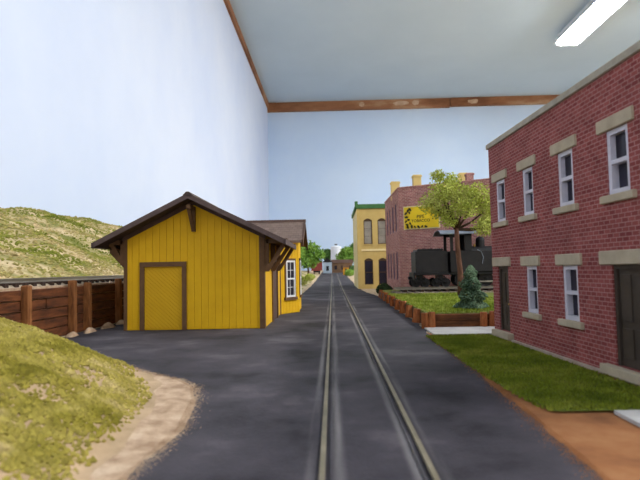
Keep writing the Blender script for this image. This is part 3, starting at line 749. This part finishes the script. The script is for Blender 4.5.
# ------------------------------------------------------------------ brick building with the painted sign
def sign_building():
    t = thing('sign_building', 'weathered pink brick building with yellow sign behind the locomotive', 'building', (0, 0, 0))
    t.location = (6.34, 49.0, 0)
    Hh = 10.1; A = Vector((0, 0, 0)); B = Vector((9.2, -5.05, 0)); C = Vector((12.6, 9.5, 0)); D = Vector((-.15, 10.8, 0))
    def wall(P, Q, opens, m='brick_plum', h=Hh, dep=.2):
        u = (Q - P).normalized(); L = (Q - P).length
        M = Matrix.Translation(P) @ Matrix(((u.x, -u.y, 0, 0), (u.y, u.x, 0, 0), (0, 0, 1, 0), (0, 0, 0, 1)))
        mb = MB(); wall_cells(mb, 0, L, 0, h, opens, dep); o = mb.build('brick_wall', m, t); o.matrix_local = M
        return M, L
    M, L = wall(A, B, [])
    MB(M).box(-.05, L, -.06, .25, Hh, Hh + .16, .02).build('coping', 'brick_plum', t)
    ops = [(x, x + .95, z0, z1) for x in (1.4, 3.6, 6.0, 8.3) for z0, z1 in ((1.5, 4.2), (6.2, 8.9))]
    M2, L2 = wall(D, A, [(a, b, c, d) for a, b, c, d in ops])
    MB(M2).box(-.05, L2 + .05, -.06, .25, Hh, Hh + .16, .02).build('coping', 'brick_plum', t)
    for a, b, c, d in ops:
        sash_window(t, M2 @ T((a + b) / 2, .04, 0), b - a, c, d, 'purple_trim', 'glass', .12, .14)
    wall(B, C, []); wall(C, D, [])
    MB().prism([(.2, .2), (9, -4.6), (12.3, 9.2), (0, 10.5)], 'z', Hh - .5, Hh - .4).build('roof', 'roof_felt', t)
    def chimney(x, y, wd, z1, m):
        c = MB(); c.box(x - wd / 2, x + wd / 2, y - wd / 2, y + wd / 2, Hh - .45, z1, .02); c.box(x - wd / 2 - .06, x + wd / 2 + .06, y - wd / 2 - .06, y + wd / 2 + .06, z1 - .22, z1 - .06); c.build('chimney', m, t)
    chimney(.35, 5.0, .85, 11.6, 'chimney_cream'); chimney(1.95, 1.0, .75, 11.55, 'chimney_cream'); chimney(6.3, .8, .75, 11.6, 'chimney_cream'); chimney(6.15, -2.2, .6, 11.05, 'brick_plum')
    # sign board on the wall
    g = thing('wall_sign', 'yellow painted tobacco sign on the pink brick wall', 'sign', (6.34, 49, 0))
    g.matrix_world = Matrix.Translation((6.34, 49, 0)) @ M
    x0, x1, z0, z1 = .5, 3.95, 6.2, 8.35
    MB().box(x0, x1, -.09, -.005, z0, z1).build('board', 'sign_edge', g)
    MB().box(x0 + .08, x1 - .08, -.11, -.085, z0 + .08, z1 - .08).build('field', 'sign_yellow', g)
    cx, cz = 2.05, 7.32
    MB().prism([(cx + .98 * math.cos(2 * PI * k / 28), cz + .9 * math.sin(2 * PI * k / 28)) for k in range(28)], 'y', -.125, -.1).build('disc', 'sign_disc', g)
    rnd = random.Random(3)
    spots = [(.75, 7.7), (.95, 7.95), (1.1, 7.75), (.8, 7.35), (.75, 6.95), (1.0, 7.1), (.85, 6.65), (1.15, 6.75), (.9, 6.42), (1.3, 6.45), (1.6, 6.42), (1.95, 6.4), (2.3, 6.42), (2.65, 6.4), (1.15, 8.05)]
    for x, z in spots:
        a = rnd.uniform(0, PI); r = rnd.uniform(.13, .2); pl = []
        for k in range(10):
            th = 2 * PI * k / 10; rr = r * (1 if k % 2 == 0 else .62); p, q = rr * 1.25 * math.cos(th), rr * .75 * math.sin(th)
            pl.append((x + p * math.cos(a) - q * math.sin(a), z + p * math.sin(a) + q * math.cos(a)))
        MB().prism(pl, 'y', -.135, -.105).build('leaf_motif', 'sign_dark', g)
    def words(s, x, z, size, m):
        cu = bpy.data.curves.new('lettering', 'FONT'); cu.body = s; cu.size = size; cu.align_x = 'CENTER'; cu.extrude = .006; cu.offset = .008
        tmp = bpy.data.objects.new('tmp_text', cu); COL.objects.link(tmp); bpy.context.view_layer.update()
        me = bpy.data.meshes.new_from_object(tmp.evaluated_get(bpy.context.evaluated_depsgraph_get())); bpy.data.objects.remove(tmp)
        o = bpy.data.objects.new('lettering', me); COL.objects.link(o); me.materials.clear(); me.materials.append(MATS[m]); o.parent = g
        o.matrix_local = Matrix.Translation((x, -.133, z)) @ Matrix.Rotation(PI / 2, 4, 'X')
    words('PIPE', cx + .12, 7.2, .42, 'sign_text'); words('TOBACCO', cx + .12, 6.84, .36, 'sign_text')
sign_building()

# ------------------------------------------------------------------ cream building
def cream_building():
    t = thing('cream_building', 'narrow cream two-storey building with green cornice and brown arched windows', 'building', (3.32, 68, zt(68)))
    W, Hh, D = 7.0, 10.55, 13.0
    ops = [(x, x + 1.12, z0, z1) for x in (.85, 2.68) for z0, z1 in ((.55, 4.0), (5.8, 9.2))]
    mb = MB(); wall_cells(mb, 0, W, 0, Hh, ops, .3); mb.build('front_wall', 'cream_wall', t)
    mb = MB(T(0, D, 0, -PI / 2)); wall_cells(mb, 0, D, 0, Hh, [], .2); mb.build('street_wall', 'cream_light', t)
    mb = MB(T(W, 0, 0, PI / 2)); wall_cells(mb, 0, D, 0, Hh, [], .2); mb.build('side_wall', 'cream_wall', t)
    mb = MB(T(W, D, 0, PI)); wall_cells(mb, 0, W, 0, Hh, [], .2); mb.build('rear_wall', 'cream_wall', t)
    MB().box(-.02, .5, -.1, 0, 0, Hh).build('pilaster', 'cream_wall', t)
    MB().box(.5, W, -.09, 0, 4.9, 5.15).build('string_course', 'cream_light', t)
    MB().box(.5, W, -.05, 0, 0.0, .35).build('plinth', 'cream_wall', t)
    MB().box(-.1, W, -.2, .35, Hh - .1, Hh + .5, .04).build('cornice', 'cornice_green', t)
    MB().box(-.2, .1, .35, D, Hh - .1, Hh + .45, .04).build('cornice', 'cornice_green', t)
    MB().box(-.25, .15, -.25, .15, Hh + .3, Hh + .9, .08).build('finial', 'cornice_green', t)
    MB().box(0, W, .3, D, Hh - .5, Hh - .4).build('roof', 'roof_felt', t)
    for a, b, c, d in ops:
        ce = (a + b) / 2
        sash_window(t, T(ce, .06, 0), b - a, c, d - .3, 'window_brown', 'pane_pale' if c > 5 else 'glass', .1, .16, 1, 3 if c > 5 else 1, c < 5)
        MB().prism([(a, d - .32)] + [(a + (b - a) * k / 8, d - .3 + .26 * math.sin(PI * k / 8)) for k in range(9)] + [(b, d - .32)], 'y', .08, .2).build('arch_head', 'window_brown', t)
        # spandrels that round the top of the opening
        for s in (0, 1):
            pl = [(a if s == 0 else b, d)] + [((a + (ce - a) * k / 5) if s == 0 else (b - (b - ce) * k / 5), d - .3 + .28 * math.sin(PI / 2 * k / 5)) for k in range(6)] + [(ce, d)]
            MB().prism(pl, 'y', .0, .25).build('arch_spandrel', 'cream_wall', t)
        MB().box(a - .08, b + .08, -.08, .1, c - .14, c).build('sill', 'cream_wall', t)
cream_building()

# ------------------------------------------------------------------ trees and bushes
def tree(name, label, loc, h, trunk_h, blobs, leafmat, n, ls, lean=(0, 0), trunk_r=.12, group=None, branches=True):
    t = thing(name, label, 'tree', loc, 0, group)
    top = Vector((lean[0], lean[1], trunk_h)); mb = MB()
    mb.tube([(0, 0, -.03), (lean[0] * .3 + .06, 0, trunk_h * .35), (lean[0] * .6 - .03, 0, trunk_h * .7), top], [trunk_r * 1.35, trunk_r * 1.05, trunk_r * .95, trunk_r * .85], 9)
    mb.build('trunk', 'bark', t, True)
    if branches:
        for bx, by, bz, br in blobs:
            e = Vector((bx, by, bz)); mid = top.lerp(e, .5) + Vector((random.uniform(-.1, .1), random.uniform(-.1, .1), -.12 * (e - top).length))
            MB().tube([top - Vector((0, 0, .1)), mid, e], [trunk_r * .62, trunk_r * .42, trunk_r * .14], 6).build('branch', 'twig', t, True)
    mb = MB(); tot = sum(b[3] ** 2 for b in blobs)
    for bx, by, bz, br in blobs:
        for _ in range(int(n * br * br / tot)):
            d = Vector((random.gauss(0, 1), random.gauss(0, 1), random.gauss(0, 1))).normalized() * br * (random.random() ** .45) * random.uniform(.85, 1.1)
            d.z *= .72
            leaf(mb, (bx + d.x, by + d.y, bz + d.z), ls * random.uniform(.6, 1.3))
    tag(mb.build('foliage', leafmat, t), kind='stuff')
    return t
# main airy tree in the raised bed
tree('leafy_tree', 'airy yellow-green tree in the raised bed before the locomotive', (8.85, 36.4, BED), 8, 4.75,
     [(-1.75, .1, 6.55, 1.1), (-1.0, -.5, 7.35, 1.15), (.0, .3, 7.1, 1.25), (1.15, -.2, 7.0, 1.25), (2.2, .2, 6.2, 1.2), (.2, -.6, 6.0, 1.1), (-1.0, .3, 5.9, .85), (1.8, -.3, 4.8, 1.05), (-.4, .5, 8.2, .85), (-1.3, .2, 8.5, .6), (-.75, -.4, 5.2, .7), (2.4, .5, 5.2, .9)],
     'leaf_light', 11500, .075, (-.15, 0), .18)

def conifer(label, loc, h, r, leafmat, n):
    t = thing('spruce_bush', label, 'bush', loc)
    MB().tube([(0, 0, -.03), (.02, 0, h * .9)], [.08, .02], 7).build('stem', 'bark', t)
    mb = MB()
    for _ in range(n):
        z = random.random() ** 1.4; a = random.uniform(0, 2 * PI); tier = .82 + .18 * math.cos(z * 22)
        lobes = 1 + .18 * math.sin(3 * a + 9 * z)
        rr = r * (1 - z) ** .62 * tier * lobes * random.random() ** .35 + .05
        clump(mb, (rr * math.cos(a), rr * math.sin(a), .06 + z * h), random.uniform(.035, .08), 1)
    tag(mb.build('foliage', leafmat, t), kind='stuff')
conifer('blue-green bushy spruce in the raised bed by the brick corner', (6.74, 25.7, BED), 2.0, .78, 'spruce', 2600)
def shrub(name, label, loc, rx, rz, leafmat, n, s, group=None):
    t = thing(name, label, 'bush', loc, 0, group); mb = MB()
    MB().tube([(0, 0, -.02), (0, 0, rz)], [.06 * rz, .03 * rz], 6).build('stem', 'bark', t)
    for _ in range(n):
        d = Vector((random.gauss(0, 1), random.gauss(0, 1), random.gauss(0, 1))).normalized() * random.random() ** .33
        z = rz * (.95 + d.z * .95)
        k = 1 + .2 * math.sin(4 * math.atan2(d.y, d.x))
        clump(mb, (d.x * rx * k, d.y * rx * k, max(.03, z)), s * random.uniform(.6, 1.3), 1)
    tag(mb.build('foliage', leafmat, t), kind='stuff')
shrub('round_shrub', 'dark rounded shrub at the foot of the cream building', (4.95, 50.6, .0), .7, .6, 'shrub_dark', 800, .12)
for i, (x, y, rx, rz, m, lb) in enumerate((
    (-4.6, 60, .8, .6, 'leaf_mid', 'small green bush at the road edge just past the depot bay'),
    (-5.4, 82, 1.3, .9, 'leaf_light', 'yellow-green bush on the sandy bank past the depot'),
    (-4.6, 104, 1.0, .75, 'leaf_light', 'green bush on the left verge before the far red boxcar'),
    (6.4, 150, 1.8, 1.3, 'leaf_dark', 'dark bush beside the far orange shed'),
    (4.1, 128, 1.2, .9, 'leaf_mid', 'low green bush on the right verge before the far shed'))):
    shrub('verge_bush', lb, (x, y, zt(y) - .02), rx, rz, m, 420, .14 * rx, 'bushes along the far road')
# sandy bank on the far left side of the road
def bank(x, y):
    u = smooth01((-3.9 - x) / 5.0); return zt(y) + 1.5 * u * smooth01((y - 44) / 14) * (1 - .35 * smooth01((y - 110) / 50)) + .25 * u * fbm(x, y, 4, .3) - .04
struct(heightfield('sand_bank', 'hill_soil', [-16 + .6 * i for i in range(22)], [44 + 2 * i for i in range(56)], bank))
far = [(-11.0, 118, 11.0, 4.6, 'leaf_mid', 'broad green tree nearest the depot roof in the far distance'),
       (-6.0, 128, 10.4, 3.9, 'leaf_mid', 'light green tree above the far red boxcar'),
       (-1.9, 205, 11.0, 2.6, 'leaf_dark', 'narrow dark green tree left of the white tank'),
       (5.1, 172, 10.6, 3.5, 'leaf_mid', 'green tree right of the white tank'),
       (8.0, 178, 12.0, 3.4, 'leaf_dark', 'dark green tree by the cream building edge, farthest right of the distant trees')]
for x, y, h, r, m, lb in far:
    z0 = bank(x, y) if (x < -4 and y < 150) else zt(y)
    hh = h - z0
    bl = [(0, 0, hh - r * .75, r * .8), (-r * .5, .2, hh - r * 1.2, r * .65), (r * .5, -.2, hh - r * 1.1, r * .65), (0, -r * .4, hh - r * 1.45, r * .7)]
    tree('distant_tree', lb, (x, y, z0 - .02), hh, hh - r * 1.7, bl, m, 3600, .3, (0, 0), .22, 'trees in the far distance')

# ------------------------------------------------------------------ far structures
y = 150
t = thing('boxcar', 'dark red boxcar standing far down the line on the left', 'boxcar', (-4.6, y, zt(y)), .05)
MB().box(-1.5, 1.5, -5, 5, 1.0, 3.7, .05).build('body', 'boxcar_red', t); MB().prism([(-1.6, 3.7), (1.6, 3.7), (0, 4.1)], 'y', -5.1, 5.1).build('roof', 'dark_brown', t)
MB().box(1.48, 1.56, -1.0, 1.0, 1.1, 3.5).build('door', 'dark_brown', t)
for yy in (-3.6, 3.6):
    tr = MB(); tr.box(-.9, .9, yy - 1, yy + 1, .5, 1.0); tr = tr.build('truck', 'engine_black', t)
    for d in (-.6, .6):
        for s in (-1, 1):
            MB(T(s * .75, yy + d, .42) @ Matrix.Rotation(PI / 2, 4, 'Y')).lathe([(.42, -.07), (.42, .07)], n=14).build('wheel', 'engine_black', tr)
y = 185
t = thing('storage_tank', 'tall white cylindrical tank in the far distance at the road end', 'tank', (1.35, y, zt(y)))
MB().lathe([(1.9, 0), (1.9, 8.6), (1.75, 8.75), (.3, 9.2)], (0, 0, 0), 28).build('shell', 'tank_white', t, False)
for z in (2.5, 5.5, 8.4): MB().lathe([(1.92, z), (1.95, z + .05), (1.92, z + .12)], (0, 0, 0), 28).build('band', 'tank_white', t)
MB().box(-.5, .5, -.5, .5, 9.1, 9.7, .05).build('hatch', 'roof_grey', t)
y = 162
t = thing('low_building', 'long low brown building in front of the white tank', 'building', (3.0, y, zt(y)))
MB().box(-3.2, 3.2, 0, 5, 0, 3.0).build('wall', 'shed_brown', t); MB().prism([(-.4, 2.95), (5.4, 2.95), (2.5, 4.1)], 'x', -3.5, 3.5).build('roof', 'dark_brown', t)
for x in (-2.0, .2, 2.2): MB().box(x - .4, x + .4, -.06, .02, 1.0, 2.2).build('window', 'glass', t)
y = 138
t = thing('orange_shed', 'small orange-yellow shed by the far end of the street', 'shed', (3.55, y, zt(y)))
MB().box(-.75, .75, 0, 1.6, 0, 2.0).build('wall', 'shed_orange', t); MB().prism([(-.2, 1.95), (1.8, 1.95), (1.8, 2.2), (-.2, 2.5)], 'x', -.9, .9).build('roof', 'shed_brown', t)
MB().box(-.3, .3, -.05, .02, 0.02, 1.7).build('door', 'shed_brown', t)
y = 155
t = thing('pale_shed', 'small pale blue shed with dark roof beside the far red boxcar', 'shed', (-1.5, 157.0, zt(y)))
MB().box(-1.3, 1.3, 0, 3, 0, 3.4).build('wall', 'pale_blue', t); MB().prism([(-1.6, 3.35), (1.6, 3.35), (0, 4.7)], 'y', -.3, 3.3).build('roof', 'engine_grey', t)
MB().box(-.4, .4, -.05, .02, .8, 2.2).build('window', 'glass', t)
